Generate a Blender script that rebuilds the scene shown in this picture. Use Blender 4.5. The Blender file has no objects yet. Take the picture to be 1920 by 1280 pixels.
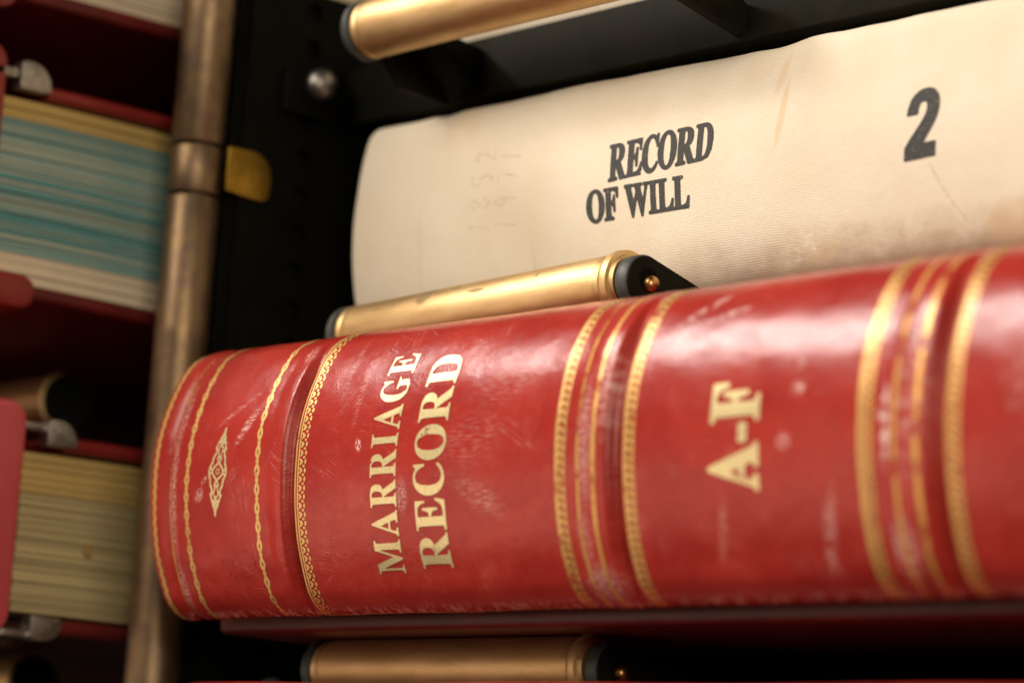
import bpy, bmesh, math, random
from mathutils import Vector, Matrix, noise
from mathutils.geometry import tessellate_polygon

random.seed(7)
SC = bpy.context.scene
COL = SC.collection
MM = 0.001                                     # everything below is written in millimetres

# ------------------------------------------------------------------ camera
YAW, PITCH, ROLL = map(math.radians, (50.0, 9.5, 4.0))
fw = Vector((-math.sin(YAW) * math.cos(PITCH), math.cos(YAW) * math.cos(PITCH), math.sin(PITCH)))
rt = Vector((math.cos(YAW), math.sin(YAW), 0))
up = rt.cross(fw)
r2 = rt * math.cos(ROLL) + up * math.sin(ROLL)
u2 = up * math.cos(ROLL) - rt * math.sin(ROLL)
cam_d = bpy.data.cameras.new("camera")
cam = bpy.data.objects.new("camera", cam_d)
COL.objects.link(cam)
mw = Matrix((r2, u2, -fw)).transposed().to_4x4()
mw.translation = Vector((772.2, -517.1, -67.5)) * MM
cam.matrix_world = mw
cam_d.sensor_width = 36.0
cam_d.lens = 36.0 * 6000.0 / 1920.0
cam_d.clip_start, cam_d.clip_end = 0.01, 50.0
cam_d.dof.use_dof = True
cam_d.dof.focus_distance = 0.866
cam_d.dof.aperture_fstop = 8.0
SC.camera = cam

# ------------------------------------------------------------------ light
world = bpy.data.worlds.new("World")
SC.world = world
world.use_nodes = True
bg = world.node_tree.nodes["Background"]
bg.inputs[0].default_value = (1.0, 0.82, 0.62, 1)
bg.inputs[1].default_value = 0.02


def area(name, loc, target, sx, sy, power, col):
    d = bpy.data.lights.new(name, 'AREA')
    d.shape, d.size, d.size_y, d.energy, d.color = 'RECTANGLE', sx, sy, power, col
    o = bpy.data.objects.new(name, d)
    COL.objects.link(o)
    o.location = loc
    o.rotation_euler = (Vector(target) - Vector(loc)).to_track_quat('-Z', 'Y').to_euler()
    return o


area("key_and_fill_lamp", (-1.10, -0.90, 1.20), (0.1, 0, 0.05), 0.30, 0.20, 23, (1.0, 0.93, 0.86))
area("key_and_fill_lamp", (-0.45, -1.75, 1.25), (0.1, 0, 0.08), 1.5, 1.0, 47, (1.0, 0.895, 0.76))  # added broad fill that evens out the canvas, no known lamp
area("key_and_fill_lamp", (2.15, -1.15, 0.55), (0.05, 0, 0.05), 1.0, 0.7, 25, (1.0, 0.88, 0.70))  # added low fill from the right for page ends and rollers, not overhead
area("aisle_bounce", (-1.7, -2.2, -0.38), (0.1, 0.0, 0.0), 2.6, 1.0, 13, (1.0, 0.78, 0.6))

SC.view_settings.view_transform = 'Standard'
SC.view_settings.look = 'None'
SC.view_settings.exposure = 0.0
SC.view_settings.gamma = 1.0
SC.view_settings.use_curve_mapping = False
SC.cycles.use_denoising = True
SC.cycles.max_bounces = 6


# ------------------------------------------------------------------ node helper
class NT:
    def __init__(self, name):
        self.m = bpy.data.materials.new(name)
        self.m.use_nodes = True
        self.t = self.m.node_tree
        self.b = self.t.nodes["Principled BSDF"]
        self.out = self.t.nodes["Material Output"]

    def n(self, kind, **kw):
        nd = self.t.nodes.new(kind)
        for k, v in kw.items():
            setattr(nd, k, v)
        return nd

    def put(self, sock, v):
        if isinstance(v, bpy.types.NodeSocket):
            self.t.links.new(v, sock)
        elif isinstance(v, (tuple, list)):
            v = tuple(v)
            sock.default_value = v + (1,) if (len(v) == 3 and sock.type == 'RGBA') else v
        else:
            sock.default_value = v

    def math(self, op, a, b=None, c=None, clamp=False):
        nd = self.n('ShaderNodeMath', operation=op, use_clamp=clamp)
        for i, v in enumerate((a, b, c)):
            if v is not None:
                self.put(nd.inputs[i], v)
        return nd.outputs[0]

    def vmath(self, op, a, b=None):
        nd = self.n('ShaderNodeVectorMath', operation=op)
        self.put(nd.inputs[0], a)
        if b is not None:
            self.put(nd.inputs[1], b)
        return nd.outputs['Value'] if op in ('LENGTH', 'DOT_PRODUCT', 'DISTANCE') else nd.outputs[0]

    def mm(self, kind='Object'):                # coordinates in millimetres
        tc = self.n('ShaderNodeTexCoord')
        return self.vmath('MULTIPLY', tc.outputs[kind], (1000, 1000, 1000))

    def uvmm(self):                             # surface coordinates (along the spine, around it) in mm
        tc = self.n('ShaderNodeTexCoord')
        return self.vmath('MULTIPLY', tc.outputs['UV'], (100, 100, 0))

    def sep(self, v):
        return self.n_link('ShaderNodeSeparateXYZ', v).outputs

    def n_link(self, kind, v):
        nd = self.n(kind)
        self.put(nd.inputs[0], v)
        return nd

    def noise(self, v, scale=1.0, detail=3.0, rough=0.55, stretch=None):
        if stretch:
            v = self.vmath('MULTIPLY', v, stretch)
        nd = self.n('ShaderNodeTexNoise')
        self.put(nd.inputs['Vector'], v)
        nd.inputs['Scale'].default_value = scale
        nd.inputs['Detail'].default_value = detail
        nd.inputs['Roughness'].default_value = rough
        return nd.outputs[0]

    def step(self, v, lo, hi):
        nd = self.n('ShaderNodeMapRange', interpolation_type='SMOOTHSTEP')
        self.put(nd.inputs[0], v)
        nd.inputs[1].default_value, nd.inputs[2].default_value = lo, hi
        return nd.outputs[0]

    def mix(self, f, a, b):
        nd = self.n('ShaderNodeMix', data_type='RGBA')
        self.put(nd.inputs[0], f)
        self.put(nd.inputs[6], a)
        self.put(nd.inputs[7], b)
        return nd.outputs[2]

    def blob(self, v, c, r, rot=0.0):           # 1 at c, 0 outside the ellipse r, turned by rot degrees
        d = self.vmath('SUBTRACT', v, (c[0], c[1], 0))
        if rot:
            vr = self.n('ShaderNodeVectorRotate', rotation_type='Z_AXIS')
            self.put(vr.inputs['Vector'], d)
            vr.inputs['Angle'].default_value = math.radians(-rot)
            d = vr.outputs[0]
        d = self.vmath('MULTIPLY', d, (1 / r[0], 1 / r[1], 0))
        return self.math('SUBTRACT', 1.0, self.vmath('LENGTH', d), clamp=True)

    def bump(self, h, strength=0.3, dist=0.0002, prev=None):
        nd = self.n('ShaderNodeBump')
        nd.inputs['Strength'].default_value = strength
        nd.inputs['Distance'].default_value = dist
        self.put(nd.inputs['Height'], h)
        if prev is not None:
            self.put(nd.inputs['Normal'], prev)
        return nd.outputs[0]

    def set(self, **kw):
        for k, v in kw.items():
            self.put(self.b.inputs[k.replace('_', ' ')], v)
        return self.m


def add_masks(t, items):
    acc = None
    for it in items:
        acc = it if acc is None else t.math('MAXIMUM', acc, it)
    return acc


M = {}


# red leather of the spine: UV carries (u, s) in mm
def leather_spine():
    t = NT("red_spine_leather")
    p = t.uvmm()
    n1 = t.noise(p, 0.035, 4, .6)
    n2 = t.noise(p, 0.25, 4, .6)
    n3 = t.noise(p, 1.6, 3, .6)
    col = t.mix(t.step(n1, .3, .7), (.315, .022, .017), (.40, .035, .025))
    col = t.mix(t.math('MULTIPLY', t.step(n2, .50, .75), .45), col, (.25, .016, .016))
    haze_ = t.math('MULTIPLY', t.step(t.noise(p, .085, 6, .68), .52, .74), .18)
    col = t.mix(haze_, col, (.56, .15, .11))
    # fine pale scuffs, thin and mostly running along the spine
    sc1 = t.step(t.noise(p, .5, 6, .7, (.35, 1.6, 1)), .66, .78)
    sc2 = t.step(t.noise(p, .22, 5, .75), .60, .72)
    fine = t.math('MULTIPLY', t.math('MULTIPLY', sc1, sc2), .65)
    # rubbed patches
    patches = []
    grit = t.step(t.noise(p, 1.1, 5, .75), .42, .66)
    soft = t.step(t.noise(p, .45, 4, .7), .40, .68)
    streak = t.step(t.noise(p, .9, 4, .7, (.25, 2.2, 1)), .45, .65)
    for c, r, rot, st, pat in (
        ((99, 48.2), (1.6, 2.4), 20, 1.3, grit), ((47, 57), (9, 2.2), 52, .75, streak),
        ((40, 62), (14, 1.2), 30, .35, streak), ((26.5, 38), (3, 2.2), 40, .8, grit),
        ((29, 42), (2.4, 1.2), 40, .6, grit), ((13.5, 40), (2.4, 30), 0, .62, grit),
        ((13.5, 62), (3.0, 14), 0, .5, grit), ((14, 12), (2.4, 10), 0, .5, grit),
        ((270.5, 19), (2.6, 14), -12, .55, streak), ((236, 20), (2.2, 10), -14, .35, streak),
        ((150, 32), (14, 5), -25, .26, streak), ((146, 47), (18, 10), 10, .14, streak),
        ((158, 62), (20, 9), 15, .14, streak), ((118, 34), (3, 6), 0, .5, grit),
        ((190.5, 44), (4.2, 22), 0, .62, grit), ((192, 8), (9, 8), 0, .7, grit),
        ((197, 56), (4.5, 16), 0, .45, soft), ((189, 20), (4, 12), 0, .4, grit),
        ((289.5, 42), (2.6, 12), 0, 1.0, soft), ((293, 14), (6, 10), 0, .6, soft),
        ((297, 50), (7, 28), 0, .3, soft), ((262, 52), (3, 2.5), 0, .7, soft),
        ((262, 58), (2.4, 2), 0, .5, soft), ((258, 40), (3, 3), 0, .5, soft),
        ((222, 76), (12, 2.0), 35, .6, soft), ((205, 70), (2.2, 12), -8, .35, soft),
        ((232, 74), (10, 1.4), 12, .5, soft), ((107, 27), (2.2, 1.4), 0, .0, grit),
        ((64, 78), (3, 4), 0, .5, grit), ((96, 62), (2.0, 12), 0, .22, streak),
        ((88, 70), (1.6, 14), 0, .2, streak), ((330, 50), (10, 12), 0, .22, soft),
    ):
        if st:
            patches.append(t.math('MULTIPLY', t.math('MULTIPLY', t.step(t.blob(p, (c[0], c[1] + 4.1), r, rot), 0.0, .7), pat), st * 1.35))
    uu, ss, _ = t.sep(p)
    edge = t.math('MULTIPLY', t.math('MULTIPLY', t.step(ss, 9.0, 4.6), t.step(ss, 3.2, 4.2)), t.step(t.noise(p, .42, 5, .75, (1, .6, 1)), .48, .60))
    patches.append(t.math('MULTIPLY', edge, .8))
    head = t.math('MULTIPLY', t.step(uu, 3.2, .2), grit)
    patches.append(t.math('MULTIPLY', head, .5))
    # hairline scratches in three directions, gathered in patches
    for ang, sc_, lo, st in ((28, .055, .56, .22), (-40, .045, .57, .20), (80, .05, .57, .22), (8, .06, .56, .18)):
        vr = t.n('ShaderNodeVectorRotate', rotation_type='Z_AXIS')
        t.put(vr.inputs['Vector'], p)
        vr.inputs['Angle'].default_value = math.radians(ang)
        q = t.noise(vr.outputs[0], 1.0, 2, .5, (.035, .75, 1))
        line = t.step(t.math('ABSOLUTE', t.math('SUBTRACT', q, .5)), .012, .002)
        gate = t.step(t.noise(t.vmath('ADD', p, (ang * 7.0, 31.0, 0)), sc_, 3, .6), lo, lo + .14)
        patches.append(t.math('MULTIPLY', t.math('MULTIPLY', line, gate), st))
    scuff = t.math('ADD', fine, add_masks(t, patches), clamp=True)
    col = t.mix(t.math('MULTIPLY', scuff, .9), col, (.80, .58, .52))
    # dark ink smudge and cracks at the tail
    smudge = t.math('MULTIPLY', t.step(t.blob(p, (105, 26), (4, 2.6), 40), 0, .6), soft)
    col = t.mix(t.math('MULTIPLY', smudge, .5), col, (.10, .012, .016))
    crk = t.n('ShaderNodeTexVoronoi', feature='DISTANCE_TO_EDGE')
    t.put(crk.inputs['Vector'], t.vmath('MULTIPLY', p, (.16, .55, 1)))
    crk.inputs['Scale'].default_value = 1.0
    crack = t.math('MULTIPLY', t.step(crk.outputs[0], .03, .0), t.step(t.blob(p, (46, 18), (18, 12)), .1, .6))
    col = t.mix(t.math('MULTIPLY', crack, .6), col, (.12, .015, .012))
    rough = t.math('ADD', .12, t.math('ADD', t.math('MULTIPLY', n2, .20), t.math('MULTIPLY', scuff, .25)))
    h = t.math('ADD', t.math('MULTIPLY', n3, .8), t.math('MULTIPLY', n2, .9))
    h = t.math('SUBTRACT', h, t.math('MULTIPLY', crack, .8))
    nrm = t.bump(h, .26, .00035)
    return t.set(Base_Color=col, Roughness=rough, Normal=nrm, IOR=1.5, Specular_IOR_Level=.23)


M['spine'] = leather_spine()


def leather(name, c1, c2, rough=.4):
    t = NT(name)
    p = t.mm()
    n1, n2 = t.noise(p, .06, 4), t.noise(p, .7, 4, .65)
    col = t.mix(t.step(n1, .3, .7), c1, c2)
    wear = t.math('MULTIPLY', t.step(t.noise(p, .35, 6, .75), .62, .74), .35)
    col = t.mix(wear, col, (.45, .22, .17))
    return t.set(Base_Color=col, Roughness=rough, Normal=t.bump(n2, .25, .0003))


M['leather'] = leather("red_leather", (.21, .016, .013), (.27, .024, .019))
M['leather_shaded'] = leather("shaded_red_leather", (.10, .006, .005), (.15, .010, .008), .5)  # red leather with the shade under the boards put into its colour
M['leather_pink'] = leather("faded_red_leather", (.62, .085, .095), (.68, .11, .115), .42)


def gold(name, base, wear, rough=.34, metal=.75, scale=1.0):
    t = NT(name)
    p = t.uvmm()
    n = t.noise(p, 1.3 * scale, 5, .7)
    n2 = t.noise(p, .12, 3, .6)
    col = t.mix(t.step(n, .35, .7), base, tuple(x * .72 for x in base))
    t.set(Base_Color=col, Metallic=metal, Roughness=rough, Normal=t.bump(n, .3, .0001))
    if wear > 0:
        a = t.step(t.math('ADD', n, t.math('MULTIPLY', n2, 1.2)), .60 + wear * .55, .70 + wear * .55)
        tr = t.n('ShaderNodeBsdfTransparent')
        mx = t.n('ShaderNodeMixShader')
        t.put(mx.inputs[0], a)
        t.t.links.new(tr.outputs[0], mx.inputs[1])
        t.t.links.new(t.b.outputs[0], mx.inputs[2])
        t.t.links.new(mx.outputs[0], t.out.inputs[0])
    return t.m


M['gold'] = gold("gold_tooling", (.80, .49, .16), .37, .38, .4)
M['gold_rope'] = gold("speckled_gold_tooling", (.74, .43, .13), .47, .40, .4, 1.2)
M['gold_faint'] = gold("rubbed_gold_tooling", (.80, .42, .11), .68, .4, .4)
M['gold_letter'] = gold("gold_letter_foil", (.90, .73, .38), .34, .34, .55)


# unbleached canvas of the white spines
def canvas():
    t = NT("canvas_cloth")
    p = t.uvmm()
    u, s, _ = t.sep(p)
    wob = t.math('ADD', t.math('MULTIPLY', t.noise(p, .05, 2), 1.0), t.math('MULTIPLY', t.noise(p, .5, 3, .6), .5))
    w1 = t.math('SINE', t.math('MULTIPLY', t.math('ADD', s, wob), 2 * math.pi / .66))
    w2 = t.math('SINE', t.math('MULTIPLY', t.math('ADD', u, wob), 2 * math.pi / .55))
    thread = t.noise(p, 1.0, 4, .7, (.5, 2.2, 1))
    weave = t.math('ADD', t.math('MULTIPLY', w1, .6), t.math('MULTIPLY', w2, .4))
    weave = t.math('ADD', weave, t.math('MULTIPLY', thread, 1.2))
    n1 = t.noise(p, .028, 4, .6)
    n2 = t.noise(p, .10, 5, .65)
    col = t.mix(t.step(n1, .3, .72), (.81, .735, .605), (.765, .67, .52))
    col = t.mix(t.math('MULTIPLY', t.step(weave, 1.4, -.2), .32), col, (.50, .38, .25))
    # soiling plus painted shade along the lower edge; stains, with painted roller shade on top
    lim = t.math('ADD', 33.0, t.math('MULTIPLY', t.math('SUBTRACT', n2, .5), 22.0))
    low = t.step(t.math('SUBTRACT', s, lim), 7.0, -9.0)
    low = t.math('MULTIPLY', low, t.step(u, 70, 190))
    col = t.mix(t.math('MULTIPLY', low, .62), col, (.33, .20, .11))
    stains_and_shade = []
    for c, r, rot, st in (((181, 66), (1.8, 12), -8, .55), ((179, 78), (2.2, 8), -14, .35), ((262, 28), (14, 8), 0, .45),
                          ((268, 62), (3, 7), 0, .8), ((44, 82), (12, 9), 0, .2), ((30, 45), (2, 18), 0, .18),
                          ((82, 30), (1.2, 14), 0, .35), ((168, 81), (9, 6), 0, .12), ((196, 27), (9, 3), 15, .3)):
        stains_and_shade.append(t.math('MULTIPLY', t.step(t.math('MULTIPLY', t.blob(p, (c[0], c[1] + 4), r, rot), t.math('ADD', .5, n2)), .05, .5), st))
    col = t.mix(add_masks(t, stains_and_shade), col, (.66, .47, .26))
    rub = t.math('MULTIPLY', t.step(t.blob(p, (189, 33), (9, 5), 20), 0, .5), t.step(t.noise(p, .6, 5, .7, (.6, 1.6, 1)), .52, .6))
    col = t.mix(t.math('MULTIPLY', rub, .5), col, (.86, .78, .66))
    nrm = t.bump(weave, .35, .0001)
    nrm = t.bump(n2, .25, .0012, nrm)
    return t.set(Base_Color=col, Roughness=.85, Normal=nrm, Specular_IOR_Level=.25)


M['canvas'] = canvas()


def ink(name, c, thr):
    t = NT(name)
    p = t.uvmm()
    u, s, _ = t.sep(p)
    w1 = t.math('SINE', t.math('MULTIPLY', s, 2 * math.pi / .66))
    w2 = t.math('SINE', t.math('MULTIPLY', u, 2 * math.pi / .55))
    n = t.noise(p, 1.1, 5, .75)
    v = t.math('ADD', n, t.math('ADD', t.math('MULTIPLY', w1, .05), t.math('MULTIPLY', w2, .04)))
    v = t.math('ADD', v, t.math('MULTIPLY', t.math('SUBTRACT', t.noise(p, .45, 3, .6), .5), .30))
    a = t.step(v, thr, thr + .12)
    col = t.mix(t.step(v, .45, .7), tuple(x * 2.2 for x in c), c)
    t.set(Base_Color=col, Roughness=.8)
    tr, mx = t.n('ShaderNodeBsdfTransparent'), t.n('ShaderNodeMixShader')
    t.put(mx.inputs[0], a)
    t.t.links.new(tr.outputs[0], mx.inputs[1])
    t.t.links.new(t.b.outputs[0], mx.inputs[2])
    t.t.links.new(mx.outputs[0], t.out.inputs[0])
    return t.m


M['ink'] = ink("stamping_ink", (.022, .022, .021), .30)
M['pencil'] = ink("pencil_line", (.36, .29, .21), .46)


def metal(name, c1, c2, rough, rv=.15, sc=.15, met=1.0, spec=.5, stretch=(1, 1, 1), bump=.1, spots=None):
    t = NT(name)
    p = t.mm()
    n = t.noise(p, sc, 5, .65, stretch)
    n2 = t.noise(p, 1.2, 4, .7, stretch)
    col = t.mix(t.step(n, .32, .68), c1, c2)
    r = t.math('ADD', rough, t.math('MULTIPLY', n2, rv))
    if spots:
        q = t.vmath('MULTIPLY', p, (1, 1, 1))
        acc = []
        for c, rad in spots:
            d = t.vmath('MULTIPLY', t.vmath('SUBTRACT', q, c), tuple(1 / x for x in rad))
            b = t.math('SUBTRACT', 1.0, t.vmath('LENGTH', d), clamp=True)
            acc.append(t.step(t.math('MULTIPLY', b, t.math('ADD', .3, t.noise(p, .6, 5, .75))), .12, .38))
        sp = add_masks(t, acc)
        col = t.mix(t.math('MULTIPLY', sp, .55), col, (.20, .15, .10))
        r = t.math('ADD', r, t.math('MULTIPLY', sp, .2))
    return t.set(Base_Color=col, Metallic=met, Roughness=r, Specular_IOR_Level=spec, Normal=t.bump(n2, bump, .0001))


BRASS1, BRASS2 = (.78, .55, .28), (.66, .44, .20)
M['brass'] = metal("roller_brass", BRASS1, BRASS2, .42, .18, .2, stretch=(.25, 1, 1),
                   spots=[((-22, -7, 4), (5.5, 9, 6)), ((2, -7, 2), (5, 8, .9)), ((27, -7, 4), (1.2, 6, 1.0)), ((-9, -7, 4), (4, 6, .7))])
M['brass_plain'] = metal("roller_brass_clean", BRASS1, BRASS2, .44, .18, .2, stretch=(.25, 1, 1))
M['patina'] = metal("patinated_brass", (.25, .17, .085), (.185, .118, .082), .38, .2, .22, met=.95, stretch=(1, 1, .8), bump=.25)
M['tab_brass'] = metal("yellow_brass", (.36, .215, .035), (.24, .135, .02), .38, .1, .3)
M['steel'] = metal("worn_nickel", (.50, .47, .42), (.34, .31, .27), .36, .2, .5, bump=.4)
M['bolt'] = metal("bolt_steel", (.42, .40, .36), (.34, .32, .29), .36, .1, .4)
M['copper'] = metal("copper_pin", (.60, .33, .13), (.5, .26, .1), .3, .1, .4)
M['black'] = metal("black_enamel", (.0035, .0034, .002), (.005, .005, .003), .5, .2, .1, met=0.0, spec=.05, bump=.3)
M['olive'] = metal("olive_enamel", (.008, .0076, .0045), (.012, .011, .0065), .5, .15, .08, met=0.0, spec=.05, bump=.3)
M['cap'] = metal("grey_cap_enamel", (.035, .039, .038), (.055, .059, .056), .42, .2, .5, met=0.0, bump=.4)


def paper(name, c1, c2, c3, sc=1.0):
    t = NT(name)
    p = t.mm()
    oi = t.n('ShaderNodeObjectInfo')
    p = t.vmath('ADD', p, t.vmath('MULTIPLY', (1, 1, 1), (0, 0, 0)))
    n = t.noise(p, 1.0 * sc, 3, .7, (.05, .02, 2.6))
    n2 = t.noise(p, .07, 4, .6, (1, .5, 1.5))
    col = t.mix(t.step(n, .35, .62), c1, c2)
    col = t.mix(t.math('MULTIPLY', t.step(n2, .5, .72), .5), col, c3)
    br = t.math('ADD', .82, t.math('MULTIPLY', oi.outputs['Random'], .3))
    col = t.mix(1.0, col, col)
    hs = t.n('ShaderNodeHueSaturation')
    t.put(hs.inputs['Color'], col)
    t.put(hs.inputs['Value'], br)
    return t.set(Base_Color=hs.outputs[0], Roughness=.9, Normal=t.bump(n, .5, .0004), Specular_IOR_Level=.2)


M['teal'] = paper("green_blue_page_edges", (.36, .45, .37), (.15, .36, .36), (.40, .42, .32))
M['teal_dark'] = paper("deep_blue_green_page_edges", (.05, .24, .28), (.22, .42, .40), (.10, .26, .27))
M['sage'] = paper("sage_page_edges", (.44, .49, .39), (.30, .40, .33), (.46, .40, .29))
M['yellowed'] = paper("yellowed_page_edges", (.68, .48, .18), (.60, .40, .13), (.52, .32, .10))
M['cream'] = paper("cream_page_edges", (.84, .72, .53), (.77, .63, .44), (.66, .50, .31))
M['tan'] = paper("tan_page_edges", (.60, .48, .25), (.53, .42, .21), (.55, .42, .20))
M['back'] = metal("black_back_panel", (.006, .006, .005), (.009, .009, .007), .9, .05, .1, met=0.0, spec=0.0)


# ------------------------------------------------------------------ mesh helpers
def put(o, label=None, cat=None, group=None, kind=None):
    for k, v in (('label', label), ('category', cat), ('group', group), ('kind', kind)):
        if v:
            o[k] = v
    return o


def thing(name, label, cat, loc=(0, 0, 0), group=None):
    o = bpy.data.objects.new(name, None)
    COL.objects.link(o)
    o.empty_display_size = .01
    o.location = Vector(loc) * MM
    return put(o, label, cat, group)


def wloc(p):                                    # world position of a parent chain, in mm
    v = Vector()
    while p is not None:
        v += p.location
        p = p.parent
    return v / MM


def link(name, me, mat, parent=None, smooth=None, loc=None):
    o = bpy.data.objects.new(name, me)
    COL.objects.link(o)
    me.materials.append(M[mat] if isinstance(mat, str) else mat)
    o.parent = parent
    if loc is not None:
        o.location = Vector(loc) * MM
    if smooth is not None:
        for p in me.polygons:
            p.use_smooth = True
        me.set_sharp_from_angle(angle=math.radians(smooth))
    return o


def mesh(name, verts, faces, mat, parent=None, smooth=40, uvs=None):
    """verts are world millimetres; stored relative to the parent"""
    w = wloc(parent)
    me = bpy.data.meshes.new(name)
    me.from_pydata([((v[0] - w.x) * MM, (v[1] - w.y) * MM, (v[2] - w.z) * MM) for v in verts], [], faces)
    if uvs:
        lay = me.uv_layers.new(name="surface")
        for lp in me.loops:
            q = uvs[lp.vertex_index]
            lay.data[lp.index].uv = (q[0] / 100, q[1] / 100)
    me.update()
    return link(name, me, mat, parent, smooth)


def from_bm(name, bm, mat, parent=None, smooth=40):
    w = wloc(parent)
    for v in bm.verts:
        v.co = (v.co - w) * MM
    bmesh.ops.recalc_face_normals(bm, faces=bm.faces)
    me = bpy.data.meshes.new(name)
    bm.to_mesh(me)
    bm.free()
    return link(name, me, mat, parent, smooth)


def box_bm(x0, x1, y0, y1, z0, z1, bev=.6, seg=3, bm=None):
    b = bmesh.new()
    bmesh.ops.create_cube(b, size=1.0)
    for v in b.verts:
        v.co = Vector(((x0 + x1) / 2 + v.co.x * (x1 - x0), (y0 + y1) / 2 + v.co.y * (y1 - y0), (z0 + z1) / 2 + v.co.z * (z1 - z0)))
    if bev:
        bmesh.ops.bevel(b, geom=b.edges[:], offset=bev, segments=seg, profile=.5, affect='EDGES', clamp_overlap=True)
    if bm is not None:
        tmp = bpy.data.meshes.new("tmp")
        b.to_mesh(tmp)
        b.free()
        bm.from_mesh(tmp)
        bpy.data.meshes.remove(tmp)
        return bm
    return b


def box(name, x0, x1, y0, y1, z0, z1, mat, parent=None, bev=.6, seg=3):
    return from_bm(name, box_bm(x0, x1, y0, y1, z0, z1, bev, seg), mat, parent)


def lathe_x(name, prof, yc, zc, mat, parent=None, n=48, smooth=50, slope=0.0):
    """prof: (x, radius) along the X axis, closed with end discs"""
    vs, fs = [], []
    for x, r in prof:
        for k in range(n):
            a = 2 * math.pi * k / n
            vs.append((x, yc + r * math.cos(a), zc + r * math.sin(a) - slope * (prof[-1][0] - x)))
    for i in range(len(prof) - 1):
        for k in range(n):
            a, b = i * n + k, i * n + (k + 1) % n
            fs.append((a, b, b + n, a + n))
    fs.append(tuple(range(n))[::-1])
    fs.append(tuple((len(prof) - 1) * n + k for k in range(n)))
    return mesh(name, vs, fs, mat, parent, smooth)


def lathe_z(name, prof, xc, yc, mat, parent=None, n=48, smooth=50):
    vs, fs = [], []
    for z, r in prof:
        for k in range(n):
            a = 2 * math.pi * k / n
            vs.append((xc + r * math.cos(a), yc + r * math.sin(a), z))
    for i in range(len(prof) - 1):
        for k in range(n):
            a, b = i * n + k, i * n + (k + 1) % n
            fs.append((a, b, b + n, a + n))
    fs.append(tuple(range(n))[::-1])
    fs.append(tuple((len(prof) - 1) * n + k for k in range(n)))
    return mesh(name, vs, fs, mat, parent, smooth)


def prism_x(name, poly, x0, x1, mat, parent=None, bev=.4, smooth=40):
    """poly: (y, z) outline extruded along X"""
    bm = bmesh.new()
    f = bm.faces.new([bm.verts.new((x0, y, z)) for y, z in poly])
    r = bmesh.ops.extrude_face_region(bm, geom=[f])
    for v in r['geom']:
        if isinstance(v, bmesh.types.BMVert):
            v.co.x = x1
    bmesh.ops.recalc_face_normals(bm, faces=bm.faces)
    if bev:
        es = [e for e in bm.edges if len(e.link_faces) == 2 and e.calc_face_angle(0) > .7]
        bmesh.ops.bevel(bm, geom=es, offset=bev, segments=2, profile=.5, affect='EDGES', clamp_overlap=True)
    return from_bm(name, bm, mat, parent, smooth)


def round_poly(y0, y1, z0, z1, r, n=6):
    pts = []
    for cy, cz, a0 in ((y1 - r, z1 - r, 0), (y0 + r, z1 - r, 90), (y0 + r, z0 + r, 180), (y1 - r, z0 + r, 270)):
        for k in range(n + 1):
            a = math.radians(a0 + 90 * k / n)
            pts.append((cy + r * math.cos(a), cz + r * math.sin(a)))
    return pts


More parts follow.
